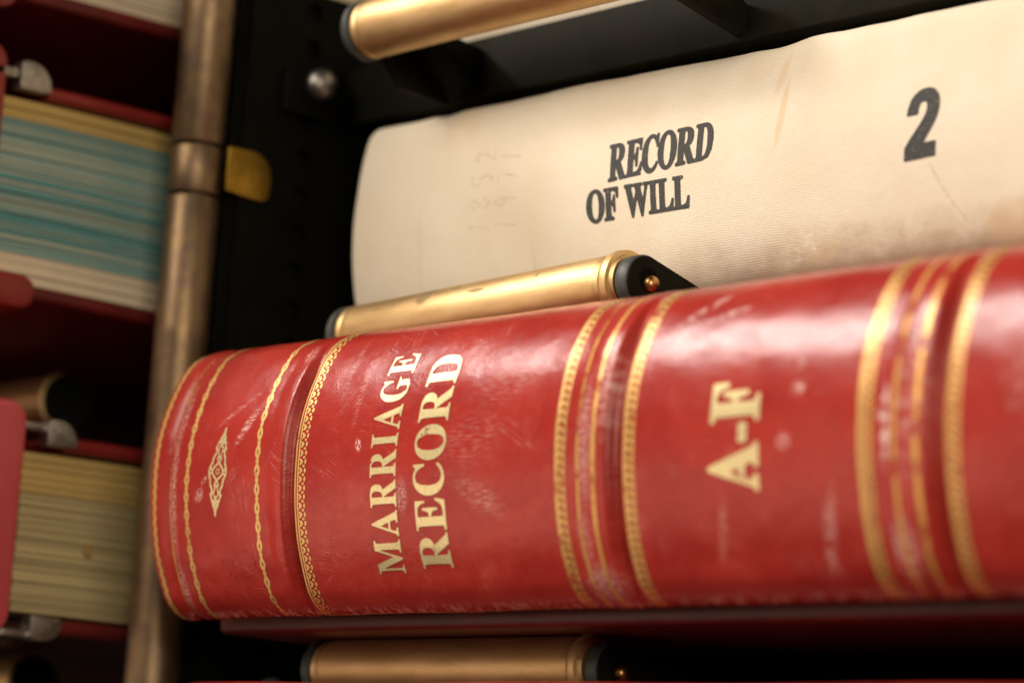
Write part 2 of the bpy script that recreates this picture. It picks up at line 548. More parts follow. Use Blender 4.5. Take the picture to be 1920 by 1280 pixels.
# ------------------------------------------------------------------ a spine is a profile (y, z) swept along x
class Spine:
    def __init__(self, prof, relief, dy=0.0, dz=0.0):
        P = [Vector((a + dy, b + dz)) for a, b in prof]
        Q = [2 * P[0] - P[1]] + P + [2 * P[-1] - P[-2]]
        pts = []
        for i in range(len(P) - 1):
            p0, p1, p2, p3 = Q[i:i + 4]
            for j in range(24):
                t = j / 24
                pts.append(.5 * (2 * p1 + (p2 - p0) * t + (2 * p0 - 5 * p1 + 4 * p2 - p3) * t * t + (3 * p1 - p0 - 3 * p2 + p3) * t ** 3))
        pts.append(P[-1])
        self.pts, self.L = pts, [0.0]
        for a, b in zip(pts, pts[1:]):
            self.L.append(self.L[-1] + (b - a).length)
        self.len = self.L[-1]
        self.relief = relief

    def base(self, s):
        import bisect
        s = min(max(s, 0.0), self.len)
        i = min(max(bisect.bisect_right(self.L, s) - 1, 0), len(self.pts) - 2)
        t = (s - self.L[i]) / (self.L[i + 1] - self.L[i])
        p = self.pts[i].lerp(self.pts[i + 1], t)
        a, b = self.pts[max(i - 3, 0)], self.pts[min(i + 4, len(self.pts) - 1)]
        d = (b - a).normalized()
        return p, Vector((-d.y, d.x))           # outward normal in (y, z)

    def at(self, u, s, off=0.0):
        p, n = self.base(s)
        h = self.relief(u, s, self.len) + off
        return (u, p.x + n.x * h, p.y + n.y * h)

    def grid(self, name, us, ns, mat, parent, thick=3.0):
        ss = [self.len * k / ns for k in range(ns + 1)]
        vs, uv, fs = [], [], []
        rows = [(us[0], -thick)] + [(u, 0.0) for u in us] + [(us[-1], -thick)]
        for u, o in rows:
            for s in ss:
                vs.append(self.at(u, s, o))
                uv.append((u, s))
        w = ns + 1
        for i in range(len(rows) - 1):
            for j in range(ns):
                fs.append((i * w + j, i * w + j + 1, (i + 1) * w + j + 1, (i + 1) * w + j))
        # inner face, so that the spine is a real shell
        b0 = len(vs)
        for u in (us[0], us[-1]):
            for s in ss:
                vs.append(self.at(u, s, -thick))
                uv.append((u, s))
        for j in range(ns):
            fs.append((b0 + j, b0 + w + j, b0 + w + j + 1, b0 + j + 1))
        return mesh(name, vs, fs, mat, parent, 60, uv)

    # ---- flat marks wrapped onto the surface
    def strip(self, name, parts, mat, parent, off=.07, ds=.5):
        """parts: (s0, s1, left(s), right(s)) ribbons running round the spine"""
        vs, uv, fs = [], [], []
        for s0, s1, lf, rg in parts:
            n = max(2, int((s1 - s0) / ds))
            base = len(vs)
            for k in range(n + 1):
                s = s0 + (s1 - s0) * k / n
                a, b = lf(s), rg(s)
                for q in (0, .5, 1):
                    u = a + (b - a) * q
                    vs.append(self.at(u, s, off))
                    uv.append((u, s))
            for k in range(n):
                for q in (0, 1):
                    i = base + 3 * k + q
                    fs.append((i, i + 3, i + 4, i + 1))
        return mesh(name, vs, fs, mat, parent, 80, uv)

    def shapes(self, name, polys, mat, parent, off=.08, cut=1.0):
        """polys: lists of closed loops in (u, s); the first is the outline, others are holes"""
        vs, uv, fs = [], [], []
        for k, loops in enumerate(polys):
            bm = bmesh.new()
            vl = [[Vector((x, y, 0)) for x, y in lp] for lp in loops]
            bv = [bm.verts.new(v) for lp in vl for v in lp]
            for tri in tessellate_polygon(vl):
                try:
                    bm.faces.new([bv[i] for i in tri])
                except ValueError:
                    pass
            for ax in (0, 1):
                lo = min(v.co[ax] for v in bm.verts)
                hi = max(v.co[ax] for v in bm.verts)
                no = Vector((1, 0, 0)) if ax == 0 else Vector((0, 1, 0))
                q = lo + cut
                while q < hi:
                    bmesh.ops.bisect_plane(bm, geom=bm.verts[:] + bm.edges[:] + bm.faces[:], plane_co=no * q, plane_no=no, dist=1e-5)
                    q += cut * (2 if ax == 0 else 1)
            bm.verts.index_update()
            base = len(vs)
            for v in bm.verts:
                uv.append((v.co.x, v.co.y))
                vs.append(self.at(v.co.x, v.co.y, off + (k % 9) * .006))
            for f in bm.faces:
                f.normal_update()
                ids = [base + v.index for v in f.verts]
                if f.normal.z > 0:
                    ids.reverse()
                fs.append(ids)
            bm.free()
        return mesh(name, vs, fs, mat, parent, 80, uv)


def stroke(pts, w, closed=False):
    """polyline -> closed outline ribbon of width w (list of one loop), pieces as quads"""
    out = []
    seq = pts + [pts[0]] if closed else pts
    for (ax, ay), (bx, by) in zip(seq, seq[1:]):
        dx, dy = bx - ax, by - ay
        l = math.hypot(dx, dy)
        if l < 1e-6:
            continue
        nx, ny = -dy / l * w / 2, dx / l * w / 2
        ex, ey = dx / l * w * .25, dy / l * w * .25
        out.append([[(ax - ex + nx, ay - ey + ny), (ax - ex - nx, ay - ey - ny), (bx + ex - nx, by + ey - ny), (bx + ex + nx, by + ey + ny)]])
    return out


def disc(cx, cy, r, n=10, ry=None):
    ry = ry or r
    return [[(cx + r * math.cos(2 * math.pi * k / n), cy + ry * math.sin(2 * math.pi * k / n)) for k in range(n)]]


def smoothstep(a, b, x):
    t = min(max((x - a) / (b - a), 0), 1)
    return t * t * (3 - 2 * t)


def hump(x, c, w):                              # 1 at c, 0 beyond w, round
    d = abs(x - c) / w
    return (1 - d * d) ** 2 if d < 1 else 0.0


GLYPH = {"M":[[[21,0],[21,26],[51,29],[75,36],[92,47],[103,63],[110,87],[112,118],[112,569],[105,619],[99,629],[90,637],[79,644],[22,653],[22,678],[275,678],[472,212],[669,678],[919,678],[919,653],[890,649],[868,641],[853,630],[842,614],[836,592],[834,563],[834,127],[841,64],[847,51],[855,41],[866,35],[918,26],[918,0],[589,0],[589,26],[644,37],[655,44],[664,53],[670,66],[677,124],[677,594],[429,0],[402,0],[157,579],[157,119],[159,85],[166,60],[178,44],[196,34],[220,28],[252,26],[252,0]]],"A":[[[-13,0],[-13,27],[5,29],[21,35],[35,45],[48,60],[60,82],[73,111],[307,694],[334,693],[572,129],[612,51],[625,38],[641,30],[660,27],[660,0],[341,0],[341,27],[386,32],[413,45],[422,68],[406,121],[376,197],[154,197],[117,105],[113,88],[111,72],[119,47],[143,32],[184,27],[190,27],[190,0]],[[169,239],[360,239],[263,475]]],"R":[[[23,0],[23,26],[54,29],[77,36],[93,47],[103,64],[109,88],[111,120],[111,564],[109,593],[103,615],[93,631],[77,642],[54,649],[24,653],[24,678],[323,678],[415,673],[489,658],[547,634],[588,599],[613,554],[621,498],[604,425],[553,370],[469,333],[643,75],[674,38],[684,31],[697,27],[712,26],[715,26],[715,0],[504,0],[300,316],[271,316],[271,120],[273,88],[279,64],[289,47],[305,36],[329,29],[360,26],[360,0]],[[271,348],[303,348],[350,352],[388,364],[417,385],[436,414],[448,452],[452,500],[439,579],[400,626],[334,642],[311,641],[293,636],[282,629],[276,617],[272,599],[271,574]]],"I":[[[20,0],[20,26],[50,31],[74,38],[91,48],[103,63],[110,84],[112,112],[112,576],[110,603],[104,623],[94,637],[78,645],[53,650],[20,653],[20,678],[364,678],[364,653],[332,650],[308,645],[292,637],[281,623],[274,603],[272,576],[272,115],[279,66],[285,55],[294,46],[307,39],[366,26],[366,0]]],"G":[[[399,-15],[330,-10],[267,5],[211,29],[161,62],[119,104],[86,153],[61,209],[46,272],[41,341],[46,408],[61,469],[86,524],[119,573],[160,614],[208,648],[261,673],[320,688],[383,693],[436,689],[492,677],[550,656],[577,649],[588,650],[597,654],[604,660],[624,693],[651,693],[651,458],[625,458],[609,497],[591,532],[569,564],[545,592],[518,615],[490,635],[460,649],[430,657],[398,660],[297,624],[237,517],[217,339],[223,243],[240,163],[268,101],[306,55],[354,28],[410,19],[444,21],[470,29],[489,41],[500,57],[508,79],[510,106],[510,190],[508,218],[501,239],[490,254],[472,263],[446,269],[410,271],[410,295],[745,295],[745,271],[716,269],[694,263],[680,254],[671,240],[666,219],[664,191],[664,43],[576,11],[488,-9]]],"E":[[[21,0],[21,25],[53,27],[77,33],[93,44],[104,60],[110,84],[112,116],[112,549],[110,587],[103,615],[93,634],[76,644],[53,651],[24,653],[24,678],[594,678],[594,476],[571,476],[559,532],[537,575],[507,605],[465,625],[411,637],[345,641],[298,638],[288,634],[282,628],[277,621],[272,578],[272,366],[288,366],[329,370],[361,381],[386,401],[405,428],[419,466],[429,514],[453,514],[453,176],[428,176],[423,213],[416,244],[407,270],[394,290],[378,306],[359,318],[335,325],[308,330],[276,331],[272,331],[272,100],[274,78],[278,62],[286,52],[299,46],[318,42],[343,41],[389,43],[430,48],[467,58],[498,71],[527,89],[552,112],[574,139],[594,173],[612,213],[640,213],[599,0]]],"C":[[[382,-16],[318,-11],[259,4],[205,30],[157,64],[116,106],[83,156],[59,212],[44,273],[39,340],[44,406],[59,467],[84,523],[117,572],[158,613],[207,648],[261,673],[321,688],[386,693],[434,689],[488,676],[547,655],[577,648],[599,653],[614,668],[624,693],[650,693],[650,459],[625,459],[599,517],[568,566],[531,606],[489,636],[443,654],[395,660],[294,624],[234,516],[214,337],[236,169],[303,69],[414,35],[454,38],[494,49],[533,67],[571,91],[606,121],[638,158],[666,132],[589,50],[494,0]]],"O":[[[388,-16],[340,-13],[294,-4],[251,11],[211,31],[174,56],[141,86],[111,120],[87,158],[67,199],[53,243],[44,290],[41,339],[44,388],[53,434],[67,479],[87,520],[111,557],[141,592],[175,621],[212,647],[254,667],[298,682],[345,691],[395,694],[443,691],[489,682],[532,668],[572,648],[609,623],[642,594],[671,560],[696,522],[716,481],[730,436],[739,389],[742,339],[739,290],[730,243],[716,199],[695,158],[671,120],[641,86],[607,56],[570,31],[529,11],[484,-4],[437,-13]],[[394,18],[489,54],[546,161],[565,339],[560,436],[544,516],[518,579],[482,624],[438,651],[387,660],[292,624],[235,517],[216,339],[221,243],[237,163],[264,100],[300,54],[343,27]]],"D":[[[30,0],[30,26],[58,29],[79,35],[94,44],[103,59],[108,81],[110,111],[110,557],[108,592],[101,618],[91,635],[74,645],[51,651],[22,653],[22,678],[330,678],[440,668],[532,639],[604,590],[655,523],[687,439],[697,339],[657,151],[538,38],[340,0]],[[331,36],[391,44],[439,70],[476,112],[501,171],[517,247],[522,341],[501,510],[438,611],[332,645],[310,643],[293,639],[282,631],[276,618],[272,599],[271,573],[271,107],[272,82],[276,63],[282,51],[293,42],[309,38]]],"F":[[[23,0],[23,26],[54,30],[77,38],[93,50],[103,67],[109,92],[111,125],[111,558],[109,590],[102,614],[92,630],[75,641],[52,648],[21,653],[21,678],[586,678],[586,476],[562,476],[554,514],[543,547],[529,574],[511,596],[489,613],[462,626],[428,635],[389,640],[342,642],[298,640],[277,627],[271,593],[271,368],[283,368],[323,372],[356,383],[381,403],[400,430],[414,468],[423,516],[450,516],[450,176],[424,176],[415,229],[401,270],[382,299],[357,318],[323,329],[281,333],[271,333],[271,120],[280,64],[287,51],[298,42],[312,35],[382,26],[382,0]]],"W":[[[254,-16],[48,585],[23,636],[11,645],[-4,651],[-23,653],[-23,678],[269,678],[269,653],[223,643],[215,635],[211,625],[209,611],[220,555],[332,228],[448,525],[426,594],[418,615],[409,630],[398,640],[384,646],[365,650],[341,653],[341,678],[654,678],[654,653],[616,649],[593,635],[585,613],[594,575],[706,247],[805,550],[817,605],[815,621],[810,633],[801,641],[788,647],[771,651],[749,653],[749,678],[929,678],[929,653],[911,648],[897,639],[885,627],[856,565],[664,-16],[637,-16],[470,460],[283,-16]]],"L":[[[23,0],[23,26],[54,29],[77,36],[93,47],[103,64],[109,88],[111,120],[111,564],[109,594],[103,617],[93,633],[77,643],[54,650],[24,653],[24,678],[372,678],[372,653],[310,646],[297,640],[287,631],[280,620],[271,564],[271,123],[276,70],[281,59],[288,52],[298,47],[348,41],[393,43],[434,49],[469,59],[499,74],[527,93],[551,119],[572,149],[591,187],[609,230],[636,230],[598,0]]],"-":[[[283,267],[40,267],[40,174],[283,174]]]}


def text_shapes(txt, place, track=60, space=330, jitter=0.0):
    """place(gx, gy) maps glyph units (1000 per em, total width known) to (u, s)"""
    x = 0.0
    glyphs = []
    for ch in txt:
        if ch == ' ':
            x += space
            continue
        loops = GLYPH[ch]
        lo = min(p[0] for l in loops for p in l)
        hi = max(p[0] for l in loops for p in l)
        glyphs.append((loops, x - lo))
        x += hi - lo + track
    total = x - track
    polys = []
    for loops, dx in glyphs:
        polys.append([[place((gx + dx) / total, gy / 678.0) for gx, gy in l] for l in loops])
    return polys


# =================================================================== the setting
back = box("added_back_panel", -900, 520, 292, 300, -160, 330, 'back', None, 0)  # unseen panel, added to keep the gaps between the books dark
put(back, kind='structure')

# =================================================================== dark upright with its row of holes
HY, HP = 63.7, 12.0
up_t = thing("shelf_upright", "black perforated metal upright behind the brass post", "shelf upright", (-36, 85, -110))
hole_z = [150.7 - 12 * k + 48 for k in range(0, 22)]
vs, fs = [], []
X0 = -28.0
N = 20
for zc in hole_z:                               # a perforated strip: every cell is a square with a round hole and its bore
    ring, sq, deep = [], [], []
    for k in range(N):
        a = 2 * math.pi * (k + .5) / N
        c, s_ = math.cos(a), math.sin(a)
        m_ = 6.0 / max(abs(c), abs(s_))
        sq.append(len(vs)); vs.append((X0, HY + c * m_, zc + s_ * m_))
        ring.append(len(vs)); vs.append((X0, HY + c * 3.0, zc + s_ * 3.0))
        deep.append(len(vs)); vs.append((X0 - 3, HY + c * 3.0, zc + s_ * 3.0))
    for k in range(N):
        j = (k + 1) % N
        fs.append((sq[k], sq[j], ring[j], ring[k]))
        fs.append((ring[k], ring[j], deep[j], deep[k]))
zt, zb = hole_z[0] + 6, hole_z[-1] - 6
for y0, y1 in ((39.5, HY - 6), (HY + 6, 130)):
    b0 = len(vs)
    vs += [(X0, y0, zb), (X0, y1, zb), (X0, y1, zt), (X0, y0, zt)]
    fs.append((b0, b0 + 1, b0 + 2, b0 + 3))
mesh("perforated_face", vs, fs, 'black', up_t, 30)
box("channel", -44, -31.2, 39.5, 130, zb, zt, 'black', up_t, 1.0)
box("front_flange", -31.1, -30.5, 36.8, 39.4, zb, zt, 'black', up_t, .5)

# =================================================================== brass post with its knuckle and tab
PX, PY, PR = -36.6, 29.0, 8.2
post = thing("brass_post", "upright round brass post with ringed knuckle between the two bays", "post", (PX, PY, -110))
lathe_z("lower_tube", [(-110, PR), (40, PR), (88, PR + .05), (90, PR + .28), (92, PR + .05), (132.0, PR), (132.6, PR - .4)], PX, PY, 'patina', post)
lathe_z("knuckle", [(132.1, PR - 3), (133.7, PR - 3), (133.75, PR - .15), (134.0, PR), (148.0, PR), (148.25, PR - .15), (148.3, PR - 3), (149.9, PR - 3)], PX, PY, 'patina', post)
lathe_z("upper_tube", [(149.4, PR - .4), (150.0, PR), (191, PR), (193, PR + .25), (195, PR), (300, PR)], PX, PY, 'patina', post)
tab = [(34, 135)] + [(44, 134)] + [(47.4 + 3 * math.sin(a), 137 - 3 * math.cos(a)) for a in (0.3, .8, 1.3)] + \
      [(43.6 + 7 * math.cos(a), 142 + 7 * math.sin(a)) for a in (0, .4, .8, 1.2, 1.57)] + [(34, 149)]
prism_x("tab", tab, -27.8, -26.2, 'tab_brass', post, .4)


# =================================================================== roller shelves
def roller_shelf(zr, x0, x1, label, rail=True, mat='brass_plain', rail_top=-.8, tilt=0.0, yr=45.0, R=8.7):
    t = thing("roller_shelf", label, "roller shelf", ((x0 + x1) / 2, yr, zr), "roller shelves of the book stack")
    ro = lathe_x("roller", [(x0 + 4, 5.5), (x0 + 4.1, R - .5), (x0 + 4.8, R), (x0 + 6.2, R + .05), (x0 + 6.9, R - .45), (x0 + 7.6, R - .1), (x0 + 9, R),
                            (x1 - 15, R), (x1 - 13.6, R - .1), (x1 - 12.6, R - .7), (x1 - 11.6, R - .5), (x1 - 11.0, R + .5), (x1 - 9.6, R + .75),
                            (x1 - 8.0, R + .5), (x1 - 7.7, R - .6), (x1 - 6.5, R - 1.0), (x1 - 6.4, 4)], yr, zr, mat, t, 64, slope=tilt)
    lathe_x("end_cap", [(x0, 5.5), (x0 + .4, R + .1), (x0 + 1.0, R + .5), (x0 + 2.6, R + .5), (x0 + 3.0, R + .1), (x0 + 3.5, 5)], yr, zr - tilt * (x1 - x0), 'cap', t, 48)
    pr = 8.6
    if not rail:
        lathe_x("end_cap", [(x1 - 6.3, 4), (x1 - 6.2, R + .1), (x1 - 5, R + .1), (x1 - 4.9, 4)], yr, zr, 'back', t, 32)
        return t
    pr = 7.0
    arc = [(yr - .5 + pr * math.cos(a), zr - .6 + pr * math.sin(a)) for a in [math.radians(d) for d in range(84, 277, 12)]]
    poly = arc + [(yr + 34, zr - 15), (yr + 37.5, zr - 13), (yr + 37.5, zr - 9.5), (yr + 34, zr - 7.0), (yr + 22, zr + .2)]
    prism_x("end_plate", poly, x1 - 4.4, x1, 'olive', t, .5)
    lathe_x("lit_plate_rim", [(x1 - 5.4, 5), (x1 - 5.2, pr + .1), (x1 - 4.8, pr + .35), (x1 - 1.3, pr + .35), (x1 - .7, pr - .1), (x1 - .68, 5)], yr - .5, zr - .6, 'cap', t, 48)  # lighter grey paints the light caught by the plate's front edge
    prism_x("end_plate", [(yr + 6, zr - 6), (yr + 6, zr + 4), (yr + 32, zr - 6.2), (yr + 32, zr - 16), (yr + 14, zr - 15)], x0 + .2, x0 + 3.2, 'olive', t, .4)
    w = lathe_x("pin_hole", [(x1 - .1, 3.2), (x1 + .12, 3.2), (x1 + .13, 2.0)], yr - .3, zr - .1, 'back', t, 24)
    lathe_x("pin", [(x1, 2.3), (x1 + 1.2, 2.3), (x1 + 2.0, 1.9), (x1 + 2.5, 1.2), (x1 + 2.7, .4)], yr + .1, zr - 1.2, 'copper', t, 24)
    if rail:
        bm = bmesh.new()
        box_bm(-26.4, 460, yr + 32.2, yr + 35, zr - 16, zr + rail_top, .5, 2, bm)
        box_bm(-26.4, 460, yr + 35.02, yr + 66, zr - 16, zr - 13.4, .5, 2, bm)
        from_bm("rail", bm, 'olive', t)
        prism_x("gusset", [(yr + 31.9, zr - 15.4), (yr + 31.9, zr - 1.2), (yr + 12, zr + 1.5), (yr + 12, zr - 3)], x0 + 3.3, x0 + 19, 'black', t, .4)
        bk = box("bracket", -27.9, -25, 52.5, 78.5, zr - 16, zr - 2.0, 'black', t, .8)
        lathe_x("bolt", [(-25, 5.2), (-24.2, 5.3), (-22.6, 4.9), (-21.2, 3.9), (-20.3, 2.4), (-19.9, .8)], 65.5, zr - 5.2, 'bolt', bk, 32)
    return t


sh_top = roller_shelf(180.0, 22.5, 155.0, "topmost brass roller shelf with dark rail, above the white canvas book", rail_top=2.8)
sh_mid = roller_shelf(90.9, 26.5, 157.0, "middle brass roller shelf with stained roller, just above the red marriage record book", mat='brass', tilt=.034, R=8.3)
sh_low = roller_shelf(-11.9, 28.0, 155.0, "lowest brass roller shelf in shadow under the red marriage record book")
sh_lb = roller_shelf(77.5, -262.0, -118.0, "dim brass roller of the left bay between the two clasped books", rail=False)
sh_la = roller_shelf(-15.5, -262.0, -122.0, "brass roller end at the bottom left corner under the tan-paged book", rail=False)

# =================================================================== the red book
RED = [(16, .9), (12, 0), (7, 3.2), (3.6, 8.4), (-.3, 18.8), (-2.8, 34), (-2.6, 49.7), (.7, 62.7), (6.3, 73), (12.5, 77.5), (20, 79.5), (28, 78.6), (34, 74.6)]
S0 = 4.1                                        # the first piece of the profile turns in below the visible edge


def red_relief(u, s, L):
    h = 0.0
    fade = smoothstep(2, 18, s) * smoothstep(92, 70, s)
    for c, w, a in ((190.5, 9.5, .4), (295.5, 10.0, .4)):
        h += a * hump(u, c, w) * fade
    # each raised band: a gentle rise, a flat crest, a steep wall into a groove, a slope back to the panel
    for g, up_, dn, w in ((68.2, .7, 2.9, 10.0), (200.6, 1.0, 2.3, 15.0), (304.4, 1.0, 2.3, 15.0)):
        x = u - g
        k = .12 + .88 * fade
        if -w < x < -w * .45:
            h += up_ * smoothstep(-w, -w * .45, x) * k
        elif -w * .45 <= x < -2.6:
            h += up_ * k
        elif -2.6 <= x < -.4:
            h += (up_ - (up_ + dn) * smoothstep(-2.6, -.4, x)) * k
        elif -.4 <= x < 3.6:
            h -= dn * (1 - smoothstep(-.4, 3.6, x)) * k
    h -= .5 * hump(u, 11.5, 2.0)
    h += .35 * hump(u, 6.5, 4.0)
    if u < 3.0:
        h -= 3.0 - math.sqrt(max(9.0 - (3.0 - u) ** 2, 0))
    h += .42 * noise.noise(Vector((u * .028, s * .05, 3.1))) + .13 * noise.noise(Vector((u * .12, s * .14, 8.0)))
    h += .05 * noise.noise(Vector((u * .5, s * .5, 1.0)))
    return h


red = thing("record_book", "large red leather marriage record book with gold tooling and raised bands", "book", (230, 40, -4))
sp = Spine(RED, red_relief)
us = [0, .1, .3, .6, 1, 1.5, 2, 3]
while us[-1] < 470:
    u = us[-1]
    near = any(abs(u - c) < 12 for c in (8, 63, 195, 299))
    us.append(u + (.5 if near else 1.6))
spine = sp.grid("spine", us, 130, 'spine', red)


def band(lo, hi, amp=.12, f=1.3, seed=0.0):
    return (lambda s: lo + amp * noise.noise(Vector((s * f, seed, 0)))), (lambda s: hi + amp * noise.noise(Vector((s * f, seed + 9, 0))))


A, B = S0 + .6, S0 + 97
# narrow lines and chains near the head of the spine
l, r = band(3.4, 4.5)
wav = [(A, B, lambda s: 3.5 + .28 * math.sin(s * 2.1) + l(s) - 3.4, lambda s: 5.5 + .28 * math.sin(s * 2.1 + .4))]
sp.strip("gold_line", wav, 'gold', spine)
sp.strip("gold_line", [(A, B, *band(11.4, 12.3, .25, .9, 4.0))], 'gold_faint', spine)


def chain(c, w, pitch, s0, s1, ph=0.0):
    """a row of pointed links: each an eye with an open centre, dots between"""
    def outer(s):
        q = (s + ph) / pitch % 1.0
        if q < .74:                             # a pointed eye, then a small bead
            return .4 + (w / 2 - .4) * math.sin(math.pi * q / .74) ** .9
        return .4 + .36 * math.sin(math.pi * (q - .74) / .26)

    def inner(s):
        q = (s + ph) / pitch % 1.0
        return max(0.0, (w / 2) * (math.sin(math.pi * min(q / .74, 1.0)) - .82) * 1.3)
    return [(s0, s1, lambda s: c - outer(s), lambda s: c - inner(s)), (s0, s1, lambda s: c + inner(s) + .0005, lambda s: c + outer(s))]


sp.strip("gold_chain", chain(20.4, 2.4, 5.0, A, B), 'gold', spine, ds=.25)
sp.strip("gold_chain", chain(53.9, 2.5, 5.2, A, B, 1.0), 'gold', spine, ds=.25)
# filigree lozenge between the two chains
OC = (35.4, 44.3 + S0)
TILT = math.radians(-6)


def orn(x, y):
    return OC[0] + x * math.cos(TILT) - y * math.sin(TILT), OC[1] + x * math.sin(TILT) + y * math.cos(TILT)


polys = []
for sy in (1, -1):
    for sx in (1, -1):
        for path, w in (
            ([(0, 2.9), (.8, 1.9), (1.7, 1.3), (2.6, .2)], .5), ([(2.6, .2), (3.6, .9), (4.2, 0)], .45),
            ([(4.2, 0), (3.7, 1.4), (3.0, 2.6), (2.9, 3.9), (2.1, 4.9), (1.9, 6.2)], .5),
            ([(1.9, 6.2), (.9, 5.6), (.5, 4.4), (1.0, 3.6), (.2, 2.9)], .4),
            ([(1.9, 6.2), (2.2, 7.2), (1.5, 8.2), (.5, 8.4), (.2, 7.4), (.9, 6.8)], .45),
            ([(1.3, 8.6), (1.0, 9.6), (.3, 10.6), (0, 11.9)], .55), ([(.3, 8.6), (.5, 9.6), (.1, 10.8)], .5)):
            polys += stroke([orn(sx * a, sy * b) for a, b in path], w * 1.45)
        for a, b, rr in ((3.2, 2.2, .42), (2.5, 4.4, .4), (2.4, 6.6, .42), (1.7, 8.2, .4), (3.9, 1.0, .36), (1.2, 6.2, .36)):
            polys.append(disc(*orn(sx * a, sy * b), rr * 1.25))
    polys.append(disc(*orn(0, sy * 4.0), .42))
    polys.append(disc(*orn(0, sy * 12.0), .45, 8, .8))
polys += stroke([orn(.75 * math.cos(a * math.pi / 6), .75 * math.sin(a * math.pi / 6)) for a in range(12)], .35, True)
sp.shapes("gold_ornament", polys, 'gold_letter', spine, .08, 1.5)


def lace(u0, u1, s0, s1, pitch, flip=1):
    """solid edge line, a second thin line and a running scroll of little leaves"""
    w = u1 - u0
    e = u0 if flip > 0 else u1
    k = flip
    parts = [(s0, s1, lambda s: e, lambda s: e + k * w * .20),
             (s0, s1, lambda s: e + k * w * .30, lambda s: e + k * w * .40)]
    pol = []
    n = int((s1 - s0) / pitch)
    for i in range(n):
        s = s0 + (i + .5) * pitch
        pol.append([[(e + k * w * .40, s - pitch * .42), (e + k * w * .62, s - pitch * .30), (e + k * w * .74, s), (e + k * w * .62, s + pitch * .30), (e + k * w * .40, s + pitch * .42), (e + k * w * .52, s)]])
        pol.append(disc(e + k * w * .93, s, w * .09, 8, pitch * .30))
        pol.append(disc(e + k * w * .80, s + pitch * .5, w * .11, 8, pitch * .16))
    return parts, pol


for u0, u1, fl, pit in ((71.0, 76.4, 1, 2.4),):
    pa, po = lace(u0, u1, A, B, pit, fl)
    bnd = sp.strip("gold_band", pa, 'gold', spine)
    sp.shapes("gold_scroll", po, 'gold', bnd, .08, 2.0)


def rope(u0, u1, seed):
    """wide band: two edge lines and a row of slanting strands packed between them"""
    w = u1 - u0
    parts = [(A, B, *band(u0, u0 + w * .26, .12, 1.1, seed)), (A, B, *band(u1 - w * .12, u1, .2, 1.7, seed + 3))]
    pol = []
    s = A
    while s < B - 2:
        j = noise.noise(Vector((s * 1.7, seed, 5)))
        pol.append([[(u0 + w * .22, s), (u0 + w * .46, s + .5), (u0 + w * .64, s + 1.5), (u0 + w * .50, s + 2.1 + .3 * j), (u0 + w * .28, s + 1.5)]])
        pol.append(disc(u0 + w * (.74 + .05 * j), s + .7, w * .14, 8, .75))
        s += 2.1 + .4 * noise.noise(Vector((s, seed, 2)))
    return parts, pol


for u0, u1, sd in ((178.8, 182.8, 1.0), (203.6, 207.8, 5.0), (281.2, 285.6, 9.0), (306.8, 311.4, 14.0)):
    pa, po = rope(u0, u1, sd)
    bnd = sp.strip("gold_band", pa, 'gold_rope', spine)
    sp.shapes("gold_rope", po, 'gold_rope', bnd, .08, 2.5)
for u0, u1, sd in ((187.2, 188.5, 2.0), (193.7, 195.0, 3.0), (292.0, 293.6, 4.0), (299.0, 300.6, 6.0)):
    sp.strip("gold_line", [(A, B, *band(u0, u1, .2, .8, sd))], 'gold_faint', spine)


def up_text(name, txt, u_top, u_base, s0, s1, track, **kw):
    pol = text_shapes(txt, lambda gx, gy: (u_base + (u_top - u_base) * gy, S0 + s0 + (s1 - s0) * gx), track)
    w = kw.get('bold', .12)
    pol += [q for pg in pol for lp in pg for q in stroke(lp, w, True)]
    return sp.shapes(name, pol, 'gold_letter', spine, .10, 1.2)


up_text("title_lettering", "MARRIAGE", 105.0, 115.8, 13.4, 73.6, 105, bold=.18)
up_text("title_lettering", "RECORD", 123.6, 135.6, 14.4, 71.6, 75, bold=.3)
up_text("volume_lettering", "A-F", 234.2, 249.6, 29.4, 54.6, 60, bold=.85)
# boards and leaves
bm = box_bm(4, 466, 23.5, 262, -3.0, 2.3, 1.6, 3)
from_bm("lower_board", bm, 'leather_shaded', red)
box("upper_board", 4, 466, 34.5, 262, 70.6, 74.2, 'leather', red, 1.2)
box("leaves", 10, 460, 32, 256, 2.4, 70.5, 'cream', red, .5)

# =================================================================== white canvas books
WHT = [(98, 91.0), (88, 91.0), (79, 91.3), (72.6, 95.0), (68.8, 104), (66.8, 116), (66.2, 128), (67.0, 140), (68.6, 150), (71, 157), (76, 159.8), (90, 160.5), (98, 160.6)]
W0 = 4.0


def white_relief(u, s, L):
    h = 0.0
    v = u + 5
    if v < 3.5:
        h -= 3.5 - math.sqrt(max(12.25 - (3.5 - v) ** 2, 0))
    top = smoothstep(60, 84, s)
    h += .55 * noise.noise(Vector((u * .018, s * .035, 7.7))) + .22 * noise.noise(Vector((u * .09, s * .06, 2.2)))
    h += top * .4 * noise.noise(Vector((u * .035, 4.4, 1.0)))
    h -= .5 * hump(u + (s - 80) * .12, 33, 8) * top                 # creases of the slack cloth
    h -= .55 * hump(u - (s - 80) * .1, 172, 12) * top
    h += .3 * hump(u, 188, 10) * top
    h -= .35 * hump(u, 82, 2.5) * smoothstep(60, 30, s)
    return h


